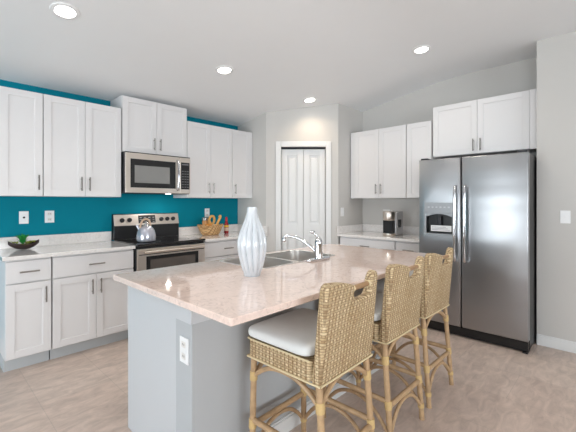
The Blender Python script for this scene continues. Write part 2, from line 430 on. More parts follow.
st(MB().box(XW - 8, XW - .15, YS - 8, YR + 6, -.12, -.02), 'terrace', simple('terrace_concrete', srgb(150, 152, 140), .9, var=.1), 'pale concrete terrace outside the glazing', 'terrace')

# ------------------------------------------------------------------ cabinets
def shaker(m, x0, x1, z0, z1, yf, t=.02, rail=.057):
    m.box(x0, x0 + rail, yf, yf + t, z0, z1, .0015, 1); m.box(x1 - rail, x1, yf, yf + t, z0, z1, .0015, 1)
    m.box(x0 + rail - .0005, x1 - rail + .0005, yf, yf + t, z0, z0 + rail, .0015, 1); m.box(x0 + rail - .0005, x1 - rail + .0005, yf, yf + t, z1 - rail, z1, .0015, 1)
    m.box(x0 + rail, x1 - rail, yf + .008, yf + t - .002, z0 + rail, z1 - rail)
    return m
def handle(parent, x, z, yf, vert=True, L=.13):
    m = MB(); r = .006; so = .028
    e = L / 2
    if vert:
        m.tube([(x, yf - so, z - e), (x, yf - so, z + e)], r, 8)
        for k in (-1, 1): m.tube([(x, yf + .001, z + k * (e - .02)), (x, yf - so, z + k * (e - .02))], .004, 8)
    else:
        m.tube([(x - e, yf - so, z), (x + e, yf - so, z)], r, 8)
        for k in (-1, 1): m.tube([(x + k * (e - .02), yf + .001, z), (x + k * (e - .02), yf - so, z)], .004, 8)
    return m.build('handle', 'nickel', parent, smooth=True)
def cabinet(name, label, group, loc, rz, w, z0, z1, d, doors=(), drawers=(), toe=False, lo=0., ro=0., mat='cabinet'):
    """local x along the wall, y=0 at the wall, front at y=-d; doors (x0,x1,z0,z1,handle_x or None,handle_z)"""
    r = thing(name, label, 'cabinet', (loc[0], loc[1], 0), rz, group)
    yb = -(d - .021)
    m = MB(); m.box(0, w, yb, -.002, z0, z1, .001, 1)
    if lo: m.box(-lo, 0, yb - .018, yb + .0, z0, z1)
    if ro: m.box(w, w + ro, yb - .018, yb + .0, z0, z1)
    m.build('body', mat, r)
    if toe: MB().box(.0, w, -(d - .085), -.02, 0, z0 - .0005).build('toe_kick', 'cabgrey', r)
    for (x0, x1, a, b, hx, hz) in doors:
        o = shaker(MB(), x0 + .0018, x1 - .0018, a, b, -d).build('door', mat, r)
        if hx is not None: handle(o, hx, hz, -d)
    for (x0, x1, a, b) in drawers:
        o = MB().box(x0 + .0018, x1 - .0018, -d, -d + .02, a, b, .002, 2).build('drawer', mat, r)
        handle(o, (x0 + x1) / 2, (a + b) / 2, -d, False)
    return r
UZ0, UZ1 = 1.385, 2.292
G1 = 'white wall cabinets'
def upL(label, x0, x1, z0, z1, nd, hs=None, hz=None, ro=0):
    w = x1 - x0; hz = hz or z0 + .12
    D = []
    if nd == 2: D = [(0, w / 2, z0 + .003, z1 - .003, w / 2 - .035, hz), (w / 2, w, z0 + .003, z1 - .003, w / 2 + .035, hz)]
    else: D = [(0, w, z0 + .003, z1 - .003, (w - .032) if hs == 'r' else .042, hz)]
    return cabinet('wall_cabinet', label, G1, (x0, YR), 0, w, z0, z1, .33, doors=D, ro=ro)
upL('narrow white wall cabinet at the far left, one door, above the succulent bowl', .452, .753, UZ0, UZ1, 1, 'r')
upL('white two-door wall cabinet just left of the microwave', .757, 1.422, UZ0, UZ1, 2)
upL('raised white two-door wall cabinet directly above the microwave', 1.432, 2.168, 1.852, 2.43, 2, hz=1.96)
upL('white two-door wall cabinet just right of the microwave', 2.172, 2.826, UZ0, UZ1, 2)
upL('narrow white one-door wall cabinet beside the pantry wall, right of the microwave', 2.83, 3.125, UZ0, UZ1, 1, 'l', ro=.05)
G2 = 'white base cabinets'
def baseL(label, x0, x1, nd, hs='r'):
    w = x1 - x0; dz = (.7, .868)
    if nd == 2: D = [(0, w / 2, .115, .69, w / 2 - .035, .585), (w / 2, w, .115, .69, w / 2 + .035, .585)]
    else: D = [(0, w, .115, .69, w - .04 if hs == 'r' else .04, .585)]
    return cabinet('base_cabinet', label, G2, (x0, YR), 0, w, .105, .882, .61, doors=D, drawers=[(0, w, *dz)], toe=True)
baseL('narrow white base cabinet at the far left end, one drawer over one door', .455, .755, 1)
baseL('white base cabinet left of the range, wide drawer over two doors', .763, 1.43, 2)
baseL('white base cabinet right of the range, below the bread basket', 2.22, 2.875, 2)
baseL('narrow white base cabinet against the pantry wall, mostly behind the vase', 2.88, 3.165, 1, 'l')
RR = -pi / 2
def upR(label, y0, y1, z0, z1, nd, hs=None, lo=0, ro=0, hz=None, d=.333):
    w = y0 - y1; hz = hz or z0 + .12
    if nd == 2: D = [(0, w / 2, z0 + .003, z1 - .003, w / 2 - .035, hz), (w / 2, w, z0 + .003, z1 - .003, w / 2 + .035, hz)]
    else: D = [(0, w, z0 + .003, z1 - .003, w - .035, hz)]
    return cabinet('wall_cabinet', label, G1, (XR, y0), RR, w, z0, z1, d, doors=D, lo=lo, ro=ro)
upR('white two-door wall cabinet above the coffee maker', 2.655, 1.915, 1.383, 2.285, 2, lo=.06)
upR('narrow white one-door wall cabinet between the coffee maker cabinet and the fridge', 1.908, 1.607, 1.383, 2.285, 1)
upR('raised white two-door wall cabinet above the stainless fridge', 1.59, .652, 1.852, 2.43, 2, ro=.06, hz=1.945)
def baseR(label, y0, y1, nd):
    w = y0 - y1
    if nd == 2: D = [(0, w / 2, .115, .69, w / 2 - .035, .585), (w / 2, w, .115, .69, w / 2 + .035, .585)]
    else: D = [(0, w, .115, .69, w - .04, .585)]
    return cabinet('base_cabinet', label, G2, (XR, y0), RR, w, .105, .882, .61, doors=D, drawers=[(0, w, .7, .868)], toe=True)
baseR('wide white base cabinet below the coffee maker', 2.70, 1.925, 2)
baseR('narrow white base cabinet beside the left side of the fridge', 1.915, 1.585, 1)

# ------------------------------------------------------------------ counters
CT0, CT1 = .884, .914
def counter(label, boxes, splash):
    r = thing('countertop', label, 'countertop', (boxes[0][0], boxes[0][2], 0))
    off = Vector((-boxes[0][0], -boxes[0][2], 0))
    m = MB()
    for b in boxes: m.box(*b, CT0, CT1, .003, 2)
    m.xf(Matrix.Translation(off)); m.build('slab', 'quartz', r)
    m = MB()
    for b in splash: m.box(*b, CT1, 1.016, .002, 1)
    m.xf(Matrix.Translation(off)); m.build('backsplash', 'quartz', r)
    return r
counter('white quartz countertop holding the succulent bowl, left of the range', [(.432, 1.437, YR - .637, YR)], [(.432, 1.437, YR - .02, YR)])
counter('white quartz countertop holding the bread basket, right of the range', [(2.213, 3.178, YR - .637, YR)], [(2.213, 3.178, YR - .02, YR), (3.158, 3.178, YR - .637, YR - .0205)])
counter('white quartz countertop under the coffee maker', [(XR - .637, XR, 1.575, PY)], [(XR - .02, XR, 1.575, PY), (XR - .637, XR - .0205, PY - .02, PY)])

# ------------------------------------------------------------------ island
IX0, IX1, IY0, IY1 = .771, 2.865, 1.017, 2.135
hx0, hx1, hy0, hy1 = 1.47, 2.265, 1.635, 2.075
r = thing('island_countertop', 'long quartz island countertop, warm bounce tinted in, with an undermount sink hole, under the vase', 'countertop', (IX0, IY0, 0))
m = MB(); bm = m.bm
def rr_(x0, x1, y0, y1, r_, n=5):
    P = []
    for cx, cy, a in ((x1 - r_, y1 - r_, 0), (x0 + r_, y1 - r_, 90), (x0 + r_, y0 + r_, 180), (x1 - r_, y0 + r_, 270)):
        for k in range(n): t = radians(a + 90 * k / (n - 1)); P.append((cx + r_ * cos(t), cy + r_ * sin(t)))
    return P
O_ = rr_(IX0, IX1, IY0, IY1, .012); I_ = rr_(hx0, hx1, hy0, hy1, .06)
n = len(O_)
# outer ring bevelled: top inset, upper edge, lower edge
rings = []
for P, lv in ((I_, CT0), (I_, CT1), (rr_(IX0 + .003, IX1 - .003, IY0 + .003, IY1 - .003, .01), CT1), (O_, CT1 - .003), (O_, CT0 + .003), (rr_(IX0 + .003, IX1 - .003, IY0 + .003, IY1 - .003, .01), CT0)):
    rings.append([bm.verts.new((p[0] - IX0, p[1] - IY0, lv)) for p in P])
rings.append(rings[0])
for i in range(len(rings) - 1):
    a, b = rings[i], rings[i + 1]
    for k in range(n): bm.faces.new((a[k], a[(k + 1) % n], b[(k + 1) % n], b[k]))
m.build('slab', 'quartz_bounce', r)
KX0, KX1, KY0, KY1 = .853, 2.80, 1.412, 1.556
st(MB().box(KX0, KX1, KY0, KY1, 0, CT0 - .001), 'wall_island', 'knee', 'grey half wall carrying the breakfast bar side of the island')
m = MB(); m.box(KX0, KX1, KY0 - .014, KY0, .782, CT0 - .001, .002, 1); m.box(KX0 - .014, KX0, KY0 - .014, KY1, .782, CT0 - .001, .002, 1)
st(m, 'trim_3', 'islandwhite', 'white band under the island overhang', 'trim')
m = MB(); m.box(KX0, KX1, KY0 - .013, KY0, 0, .085, .003, 1); m.box(KX0, KX1, KY0 - .008, KY0, .085, .098, .002, 1)
st(m, 'baseboard_island', 'trim', 'white baseboard along the grey island half wall', 'baseboard')
r = thing('island_cabinet', 'white island base cabinet with a plain end panel below the left end of the countertop', 'cabinet', (KX0, KY1, 0))
def loc_(m): return m.xf(Matrix.Translation((-KX0, -KY1, 0)))
loc_(MB().box(KX0, KX0 + .019, KY1 + .001, 2.12, 0, CT0 - .001, .001, 1)).build('end_panel', 'islandwhite', r)
loc_(MB().box(KX1 - .019, KX1, KY1 + .001, 2.12, 0, CT0 - .001, .001, 1)).build('end_panel', 'islandwhite', r)
loc_(MB().box(KX0 + .02, KX1 - .02, KY1 + .001, 2.02, .10, .118)).build('bottom_panel', 'islandwhite', r)
loc_(MB().box(KX0 + .02, KX1 - .02, 2.0, 2.015, 0, .099)).build('toe_kick', 'cabgrey', r)
loc_(MB().box(KX0 + .02, KX1 - .02, 2.082, 2.095, .119, .14).box(KX0 + .02, KX1 - .02, 2.082, 2.095, .862, CT0 - .001)).build('face_rail', 'islandwhite', r)
nd = 5; wd = (KX1 - KX0 - .042) / nd
for i in range(nd):
    m = shaker(MB(), -wd + .002, -.002, .12, .865, -.02).xf(Matrix.Rotation(pi, 4, 'Z'))
    o = m.build('door', 'islandwhite', r, loc=(.021 + i * wd, 2.097 - KY1, 0))
    h = MB().tube([(wd - .05, .048, .66), (wd - .05, .048, .79)], .005, 8)
    for zq in (.68, .77): h.tube([(wd - .05, .019, zq), (wd - .05, .048, zq)], .004, 8)
    h.build('handle', 'nickel', o, smooth=True)
# sink
r = thing('kitchen_sink', 'stainless double bowl sink set into the island', 'sink', ((hx0 + hx1) / 2, (hy0 + hy1) / 2, 0))
cx, cy = (hx0 + hx1) / 2, (hy0 + hy1) / 2
xm = 1.83
def bowl(x0, x1, y0, y1, zt, zb):
    m = MB(); R = []
    for (ins, z, rad) in ((-.006, zt, .065), (0, zt, .06), (.004, zb + .05, .055), (.02, zb + .012, .045), (.05, zb, .03)):
        R.append([m.bm.verts.new((p[0] - cx, p[1] - cy, z)) for p in rr_(x0 + ins, x1 - ins, y0 + ins, y1 - ins, rad)])
    for i in range(len(R) - 1):
        for k in range(len(R[0])): m.bm.faces.new((R[i][k], R[i][(k + 1) % len(R[0])], R[i + 1][(k + 1) % len(R[0])], R[i + 1][k]))
    m.bm.faces.new(R[-1])
    o = m.build('bowl', 'sink', r, smooth=True)
    md = o.modifiers.new('s', 'SOLIDIFY'); md.thickness = .0015; md.offset = -1 
    d = MB().lathe([(.001, zb + .004), (.03, zb + .004), (.043, zb + .003), (.045, zb + .0012)], 20, ((x0 + x1) / 2 - cx, (y0 + y1) / 2 - cy)).build('drain', 'chrome', o, smooth=True)
bowl(hx0 + .008, xm - .012, hy0 + .008, hy1 - .008, .9155, .70)
bowl(xm + .012, hx1 - .008, hy0 + .008, hy1 - .008, .9155, .69)
m = MB(); R = []
for P_, z in ((rr_(hx0 + .007, hx1 - .007, hy0 + .007, hy1 - .007, .055), .9150), (rr_(hx0 + .005, hx1 - .005, hy0 + .005, hy1 - .005, .056), .9172), (rr_(hx0 - .014, hx1 + .014, hy0 - .012, hy1 + .012, .06), .9172), (rr_(hx0 - .016, hx1 + .016, hy0 - .014, hy1 + .014, .06), .9146)):
    R.append([m.bm.verts.new((p[0] - cx, p[1] - cy, z)) for p in P_])
R.append(R[0])
for i in range(len(R) - 1):
    for k in range(len(R[0])): m.bm.faces.new((R[i][k], R[i][(k + 1) % len(R[0])], R[i + 1][(k + 1) % len(R[0])], R[i + 1][k]))
m.build('rim', 'sink', r)
MB().box(xm - .0125 - cx, xm + .0125 - cx, hy0 + .012 - cy, hy1 - .012 - cy, .9135, .9165, .001, 1).build('divider', 'sink', r)
# faucet
fx, fy = 1.985, 1.585
r = thing('kitchen_faucet', 'chrome single lever faucet on the island behind the sink', 'faucet', (fx, fy, CT1))
MB().sell(.125, .03, .009, .8, .35, (0, 0, .009)).build('base_plate', 'chrome', r, smooth=True)
MB().lathe([(.031, .012), (.030, .03), (.027, .10), (.028, .125), (.027, .14), (.020, .158), (.006, .170)], 24).build('faucet_body', 'chrome', r, smooth=True)
MB().tube([(0, .01, .045), (-.01, .05, .085), (-.035, .15, .145), (-.06, .235, .163), (-.072, .268, .158), (-.074, .275, .135)], lambda t: .0125 - .002 * t, 12).build('spout', 'chrome', r, smooth=True)
MB().lathe([(.013, .118), (.014, .125), (.014, .145), (.011, .15)], 14, (-.074, .276)).build('aerator', 'chrome', r, smooth=True)
m = MB().tube([(0, 0, .155), (-.008, .012, .178), (-.02, .03, .198)], .008, 10); m.sell(.024, .016, .013, 1, 1, (-.026, .036, .204), 16, 8); m.build('lever', 'chrome', r, smooth=True)

# vase
def vprof():
    pts = [(0, .047), (.015, .050), (.05, .062), (.10, .075), (.155, .085), (.20, .084), (.245, .074), (.285, .0575), (.315, .044), (.34, .035), (.36, .0305), (.385, .029), (.39, .029)]
    return [(r_, z) for z, r_ in pts]
def smoothprof(P, k=5):
    Q = []
    for i in range(len(P) - 1):
        p0, p1, p2, p3 = P[max(i - 1, 0)], P[i], P[i + 1], P[min(i + 2, len(P) - 1)]
        for j in range(k):
            t = j / k
            Q.append(tuple(.5 * (2 * p1[q] + (p2[q] - p0[q]) * t + (2 * p0[q] - 5 * p1[q] + 4 * p2[q] - p3[q]) * t * t + (3 * p1[q] - p0[q] - 3 * p2[q] + p3[q]) * t ** 3) for q in (0, 1)))
    Q.append(P[-1]); return Q
vx, vy = 1.315, 1.535
P = smoothprof(vprof())
P += [(.0235, .39), (.022, .36), (.03, .31)]
def rib(a, z):
    q = abs(sin(a * 6 + 1.1 * sin(z * 8)))          # rounded lobes with sharp valleys
    amp = .19 * max(0, min(1, z / .04)) * max(0, min(1, (.355 - z) / .08))
    return 1 - amp * (1 - q) ** 1.8
o = MB().lathe(P, 140, rf=rib).build('vase', 'ceramic', smooth=True, loc=(vx, vy, CT1 + .0005), angle=60)
tag(o, 'tall white ribbed ceramic vase with a narrow neck on the island countertop', 'vase')

# ------------------------------------------------------------------ range
RX0, RX1 = 1.444, 2.206; RW = RX1 - RX0
r = thing('range', 'stainless electric range with black glass cooktop below the microwave', 'oven', (RX0, YR, 0))
MB().box(0, RW, -.62, -.005, .03, .905, .002, 1).build('body', 'black', r)
MB().box(.01, RW - .01, -.58, -.05, 0, .03).build('base', 'black', r)
MB().box(-.002, RW + .002, -.66, -.085, .906, .925, .004, 2).build('cooktop', 'blackglass', r)
bz = MB()
for (bx_, by_, br_) in ((.2, -.5, .1), (.56, -.5, .08), (.2, -.23, .08), (.56, -.23, .1)):
    bz.tube([(bx_ + br_ * cos(2 * pi * k / 24), by_ + br_ * sin(2 * pi * k / 24), .9255) for k in range(24)], .0007, 4, closed=True, steps=1)
bz.build('burner_ring', 'darkgrey', r)
d = MB(); d.box(.005, RW - .005, -.655, -.622, .215, .875, .004, 2); dd = d.build('oven_door', 'steel', r)
MB().box(.09, RW - .09, -.6575, -.6555, .36, .80, .0005, 1).build('window_frame', 'black', dd)
MB().box(.13, RW - .13, -.6595, -.658, .40, .765, .0005, 1).build('window_glass', simple('oven_window_glass', srgb(92, 84, 78), .08, var=.05, coat=1), dd)
h = MB().tube([(.05, -.70, .845), (RW - .05, -.70, .845)], .013, 12)
for xx in (.07, RW - .07): h.tube([(xx, -.655, .845), (xx, -.70, .845)], .010, 10)
h.build('handle', 'steel', dd, smooth=True)
MB().box(.02, RW - .02, -.657, -.6555, .815, .822).box(.02, RW - .02, -.65, -.622, .878, .903).build('vent_slot', 'black', dd)
dd = MB().box(.005, RW - .005, -.655, -.622, .04, .205, .004, 2).build('drawer', 'steel', r)
MB().box(.005, RW - .005, -.64, -.62, .206, .214).build('drawer_gap', 'black', r)
# control backguard, a wedge that leans back
g = MB().prism([(-.085, .925), (-.005, .925), (-.005, 1.20), (-.035, 1.20), (-.05, 1.19), (-.075, 1.075), (-.075, .93)], 'x', 0, RW, .002, 1).build('backguard', 'black', r)
tilt = math.atan2(.025, .115)
def onbg(m, x, z, out=0): # place on slanted panel: z measured along panel height 1.08..1.19
    t = (z - 1.075) / .115; return m.xf(Matrix.Translation((x, -.0775 + .025 * t - out, z)) @ Matrix.Rotation(-tilt, 4, 'X'))
cp = onbg(MB().box(-RW / 2 + .002, RW / 2 - .002, -.002, .003, -.062, .062, .001, 1), RW / 2, 1.134).build('control_panel', 'steel', r)
onbg(MB().box(-.10, .10, -.005, -.002, -.045, .045, .001, 1), .365, 1.138).build('display', 'black', cp)
e = MB()
for i in range(4):
    for j in range(3): e.box(-.085 + i * .05, -.06 + i * .05, -.0058, -.005, -.035 + j * .025, -.029 + j * .025)
onbg(e, .365, 1.138).build('key_mark', simple('pale_print', srgb(160, 160, 160), .5), cp)
for kx in (.085, .165, .535, .61, .685):
    k = MB().lathe([(.024, 0), (.025, .008), (.02, .024), (.016, .026)], 20).xf(Matrix.Rotation(pi / 2, 4, 'X'))
    k.box(-.004, .004, -.030, -.022, -.018, .018, .001, 1)
    onbg(k, kx, 1.132, .003).build('knob', 'black', cp, smooth=True)

# kettle
kx, ky = 1.615, 3.555
r = thing('kettle', 'smoky silver kettle with a beige arched handle on the cooktop', 'kettle', (kx, ky, .928)); r.scale = (.88, .88, .97)
MB().lathe(smoothprof([(.085, 0), (.103, .008), (.107, .04), (.104, .075), (.09, .12), (.066, .15), (.045, .162), (.03, .165)], 4), 36).build('kettle_body', 'kglass', r, smooth=True)
MB().lathe([(.044, .163), (.04, .172), (.02, .18), (.012, .182), (.012, .19), (.016, .2), (.01, .208)], 20).build('lid', 'chrome', r, smooth=True)
MB().tube([(-.07, 0, .145), (-.066, 0, .18), (-.04, 0, .225), (0, 0, .236), (.032, 0, .222), (.046, 0, .19), (.05, 0, .155)], .0105, 10).build('handle', simple('beige_handle', srgb(206, 176, 150), .35), r, smooth=True)
MB().tube([(-.055, .03, .12), (-.075, .045, .15), (-.088, .055, .175)], lambda t: .02 - .008 * t, 12).build('spout', 'kglass', r, smooth=True)

# microwave
MX0, MW = 1.434, .732
r = thing('microwave', 'stainless over-the-range microwave under the raised wall cabinet', 'microwave', (MX0, YR, 0))
MB().box(0, MW, -.385, -.002, 1.425, 1.848, .003, 1).build('body', 'darkgrey', r)
mzb, mzt = 1.428, 1.838
d = MB().box(0, .597, -.408, -.386, mzb, mzt, .004, 2).build('door', 'steel', r)
MB().box(.048, .545, -.4095, -.4085, mzb + .055, mzt - .06, .0004, 1).build('window_frame', 'black', d)
MB().box(.09, .475, -.411, -.4098, mzb + .105, mzt - .125, .0004, 1).build('window_glass', simple('microwave_window', srgb(150, 150, 148), .25, metal=.4, var=.03), d)
MB().tube([(.565, -.409, mzb + .04), (.565, -.44, mzb + .065), (.565, -.452, mzb + .2), (.565, -.44, mzt - .065), (.565, -.409, mzt - .04)], .0125, 12).build('handle', 'chrome', d, smooth=True)
d = MB().box(.6, MW, -.408, -.386, mzb, mzt, .004, 2).build('control_panel', 'steel', r)
MB().box(.612, MW - .012, -.4095, -.4085, mzb + .05, mzt - .055, .0004, 1).build('keypad', 'black', d)
e = MB()
for i in range(3):
    for j in range(7): e.box(.625 + i * .032, .645 + i * .032, -.4102, -.4096, mzb + .07 + j * .03, mzb + .08 + j * .03)
e.box(.622, .708, -.4102, -.4096, mzt - .085, mzt - .07)
e.build('key_mark', simple('grey_print', srgb(120, 120, 122), .5), d)
MB().box(0, MW, -.40, -.386, mzt + .0005, 1.848).build('top_vent', 'black', r)
MB().box(.475, .52, -.35, -.31, 1.422, 1.4245).build('hood_lamp', 'hoodlamp', r)
hl = area('hood_light', (MX0 + .5, YR - .33, 1.418), (0, 0, 0), .035, .03, 2.2, (1, .97, .92)); 

# ------------------------------------------------------------------ fridge
FX, FY0, FY1, FZ = 3.66, .588, 1.566, 1.775
r = thing('refrigerator', 'tall stainless side-by-side refrigerator with ice dispenser', 'refrigerator', (XR, FY1, 0), RR)
FW = FY1 - FY0; fd = XR - FX         # local: x 0..FW from the freezer side, front y=-fd
MB().box(.005, FW - .005, -fd + .075, -.03, .02, FZ - .012, .004, 1).build('body', 'black', r)
split = FY1 - 1.143
def fdoor(x0, x1, nm, hole=None):
    m = MB()
    y0, y1 = -fd, -fd + .07
    z0, z1 = .105, FZ
    if hole is None:
        m.box(x0, x1, y0, y1, z0, z1, .012, 4)
    else:
        hx_0, hx_1, hz0, hz1 = hole
        # door with a recess: bevelled outline made of an extruded ring
        t = bmesh.new()
        def ring(ix, iz, y, xx0, xx1, zz0, zz1): return [t.verts.new(p) for p in ((xx0 + ix, y, zz0 + iz), (xx1 - ix, y, zz0 + iz), (xx1 - ix, y, zz1 - iz), (xx0 + ix, y, zz1 - iz))]
        R = [ring(.006, .006, y1, x0, x1, z0, z1), ring(0, 0, y1 - .006, x0, x1, z0, z1), ring(0, 0, y0 + .01, x0, x1, z0, z1), ring(.003, .003, y0 + .003, x0, x1, z0, z1), ring(.01, .01, y0, x0, x1, z0, z1),
             ring(0, 0, y0, hx_0, hx_1, hz0, hz1), ring(.003, .003, y0 + .055, hx_0, hx_1, hz0, hz1)]
        for i in range(len(R) - 1):
            for k in range(4): t.faces.new((R[i][k], R[i][(k + 1) % 4], R[i + 1][(k + 1) % 4], R[i + 1][k]))
        t.faces.new(R[0][::-1]); t.faces.new(R[-1])
        m.merge(t)
    return m.build(nm, 'fridge', r, smooth=True, angle=50)
dx0, dx1, dz0, dz1 = FY1 - 1.497, FY1 - 1.213, 1.0, 1.318
fdr = fdoor(.002, split - .004, 'freezer_door', (dx0, dx1, dz0, dz1))
rdr = fdoor(split + .004, FW - .002, 'fridge_door')
dg = simple('dispenser_grey', srgb(158, 160, 163), .35, metal=.4)
ds = MB(); fy_ = -fd
ds.box(dx0 - .008, dx1 + .008, fy_ - .006, fy_ - .0005, dz1 - .10, dz1 + .008, .003, 2)
ds.box(dx0 - .008, dx0 + .012, fy_ - .006, fy_ - .0005, dz0 - .008, dz1 - .10, .002, 1); ds.box(dx1 - .012, dx1 + .008, fy_ - .006, fy_ - .0005, dz0 - .008, dz1 - .10, .002, 1)
ds.box(dx0 + .012, dx1 - .012, fy_ - .006, fy_ - .0005, dz0 - .008, dz0 + .012, .002, 1)
dso = ds.build('dispenser_frame', dg, fdr)
MB().box(dx0 + .004, dx1 - .004, fy_ + .050, fy_ + .054, dz0 + .004, dz1 - .004).build('dispenser_recess', 'black', fdr)
# arch shaped lip over the recess
P_ = [(dx0 + .012, dz1 - .10)] + [(dx0 + .012 + (dx1 - dx0 - .024) * k / 12, dz1 - .135 + .03 * sin(pi * k / 12)) for k in range(13)] + [(dx1 - .012, dz1 - .10)]
MB().prism(P_, 'y', fy_ - .004, fy_ + .02).build('dispenser_lip', dg, fdr)
MB().box(dx0 + .12, dx0 + .16, fy_ + .012, fy_ + .03, dz0 + .10, dz0 + .19, .004, 1).build('paddle', 'darkgrey', fdr)
MB().box(dx0 + .03, dx1 - .03, fy_ + .005, fy_ + .045, dz0 + .012, dz0 + .02).build('drip_tray', 'darkgrey', fdr)
lb = MB().box(dx0 + .06, dx1 - .02, fy_ + .002, fy_ + .003, dz0 + .035, dz0 + .095).build('paper_label', 'white', fdr)
e = MB()
for j in range(3): e.box(dx0 + .07, dx1 - .035 - .02 * j, fy_ + .0012, fy_ + .0018, dz0 + .048 + j * .014, dz0 + .052 + j * .014)
e.build('print_line', simple('grey_ink', srgb(150, 150, 155), .6), lb)
e = MB()
for i in range(6): e.box(dx0 + .03 + i * .04, dx0 + .05 + i * .04, fy_ - .0075, fy_ - .0063, dz1 - .045, dz1 - .03)
e.build('button', simple('pale_button', srgb(190, 192, 195), .4), dso)
for par, hx_ in ((fdr, split - .045), (rdr, split + .045)):
    h = MB().tube([(hx_, -fd - .002, 1.49), (hx_, -fd - .045, 1.465), (hx_, -fd - .055, 1.3), (hx_, -fd - .055, .95), (hx_, -fd - .045, .775), (hx_, -fd - .002, .75)], .0135, 12)
    h.build('handle', 'chrome', par, smooth=True)
MB().box(.01, FW - .01, -fd + .03, -fd + .074, .012, .098, .003, 1).build('toe_grille', 'black', r)
e = MB()
for xx in (.03, FW - .03): e.box(xx - .02, xx + .02, -fd + .01, -fd + .12, 0, .011)
e.build('foot', 'darkgrey', r)
e = MB()
for xx in (.05, FW - .05): e.box(xx - .035, xx + .035, -fd + .02, -fd + .15, FZ + .0005, FZ + .018, .003, 1)
e.build('hinge_cover', 'darkgrey', r)

# ------------------------------------------------------------------ coffee maker
r = thing('coffee_maker', 'small silver and black single-serve coffee maker on the right counter', 'coffee maker', (4.15, 2.10, CT1 + .001), RR)
MB().box(-.08, .07, -.06, .13, .0, .30, .015, 3).build('housing', simple('silver_plastic', srgb(190, 190, 192), .4, metal=.3), r, smooth=True)
MB().lathe([(.07, .19), (.075, .2), (.078, .285), (.072, .30), (.03, .305)], 28, (-.015, -.085)).build('brew_head', 'steel', r, smooth=True)
MB().lathe([(.075, 0), (.078, .006), (.076, .026), (.06, .03)], 28, (-.015, -.085)).build('drip_tray', 'steel', r, smooth=True)
MB().box(-.078, .048, -.13, -.0605, .031, .189, .004, 2).build('cup_bay', 'black', r)
MB().box(.071, .082, -.02, .05, .10, .2, .004, 2).build('side_knob', 'black', r)
MB().tube([(-.06, -.12, .304), (-.06, -.155, .318), (.03, -.155, .318), (.03, -.12, .304)], .006, 8, smooth=False).build('lid_handle', 'white', r, smooth=True)

# ------------------------------------------------------------------ succulent bowl
r = thing('succulent_bowl', 'dark boat-shaped bowl of green succulents on the counter at far left', 'planter', (.64, 3.84, CT1 + .001))
m = MB(); nu, nv = 25, 12
def bowlpt(a, b, inner):
    x = a * .112; hw = .058 * (1 - .92 * abs(a) ** 2.6); top = .045 + .035 * abs(a) ** 2.2; bot = .05 * abs(a) ** 2.4
    if inner: hw *= .85; bot += .008
    return (x, hw * sin(b), bot + (top - bot) * (1 - cos(b)) if abs(b) < pi / 2 else top)
grids = []
for inner in (False, True):
    g_ = [[m.bm.verts.new(bowlpt(-1 + 2 * i / (nu - 1), -pi / 2 + pi * j / nv, inner)) for j in range(nv + 1)] for i in range(nu)]
    for i in range(nu - 1):
        for j in range(nv): m.bm.faces.new((g_[i][j], g_[i + 1][j], g_[i + 1][j + 1], g_[i][j + 1]))
    grids.append(g_)
for i in range(nu - 1):
    for j in (0, nv): m.bm.faces.new((grids[0][i][j], grids[0][i + 1][j], grids[1][i + 1][j], grids[1][i][j]))
m.build('bowl', simple('dark_brown_wood', srgb(48, 30, 28), .4, var=.15, scale=20), r, smooth=True)
MB().sell(.09, .042, .012, 1, 1, (0, 0, .038), 24, 8).build('soil', simple('moss', srgb(86, 84, 40), .9, var=.3, scale=60), r, smooth=True)
def rosette(m, c, n, L, wd_, lift, seed=0):
    rnd = random.Random(seed)
    for k in range(n):
        a = 2 * pi * k / n * 1.0 + rnd.random() * .5; el = lift * (.55 + .6 * rnd.random())
        dx, dy, dz = cos(a) * cos(el), sin(a) * cos(el), sin(el)
        px_, py_ = -sin(a), cos(a)
        prev = None
        for s_ in range(5):
            t = s_ / 4; ww = wd_ * (sin(pi * min(1, .25 + .75 * t)) ** .7) * (1 if t < 1 else .05)
            c0 = Vector(c) + Vector((dx, dy, dz)) * L * t + Vector((0, 0, .25 * L * t * t))
            ring = [m.bm.verts.new(c0 + Vector((px_ * ww, py_ * ww, 0))), m.bm.verts.new(c0 + Vector((0, 0, -ww * .5))), m.bm.verts.new(c0 - Vector((px_ * ww, py_ * ww, 0))), m.bm.verts.new(c0 + Vector((0, 0, ww * .25)))]
            if prev:
                for q in range(4): m.bm.faces.new((prev[q], prev[(q + 1) % 4], ring[(q + 1) % 4], ring[q]))
            prev = ring
m = MB(); rosette(m, (-.008, 0, .05), 16, .06, .010, 1.15, 1); rosette(m, (-.008, 0, .06), 9, .068, .010, 1.5, 2); rosette(m, (-.008, 0, .09), 16, .058, .012, .5, 3)
m.build('succulent', simple('bright_green_leaf', srgb(40, 140, 62), .4, var=.3, scale=30), r, smooth=True)
m = MB()
for i, (xx, yy) in enumerate(((.03, -.01), (.055, .01), (.075, 0), (.045, .02), (-.05, 0), (-.07, .01), (.02, .015))):
    rosette(m, (xx, yy, .047 + .012 * (abs(xx) / .08)), 9, .022, .006, .7, 10 + i)
m.build('succulent', simple('olive_leaf', srgb(150, 160, 62), .5, var=.3, scale=40), r, smooth=True)
MB().sell(.012, .01, .009, 1, 1, (-.098, 0, .075), 12, 6).build('pebble', simple('pale_pebble', srgb(200, 205, 180), .6), r, smooth=True)

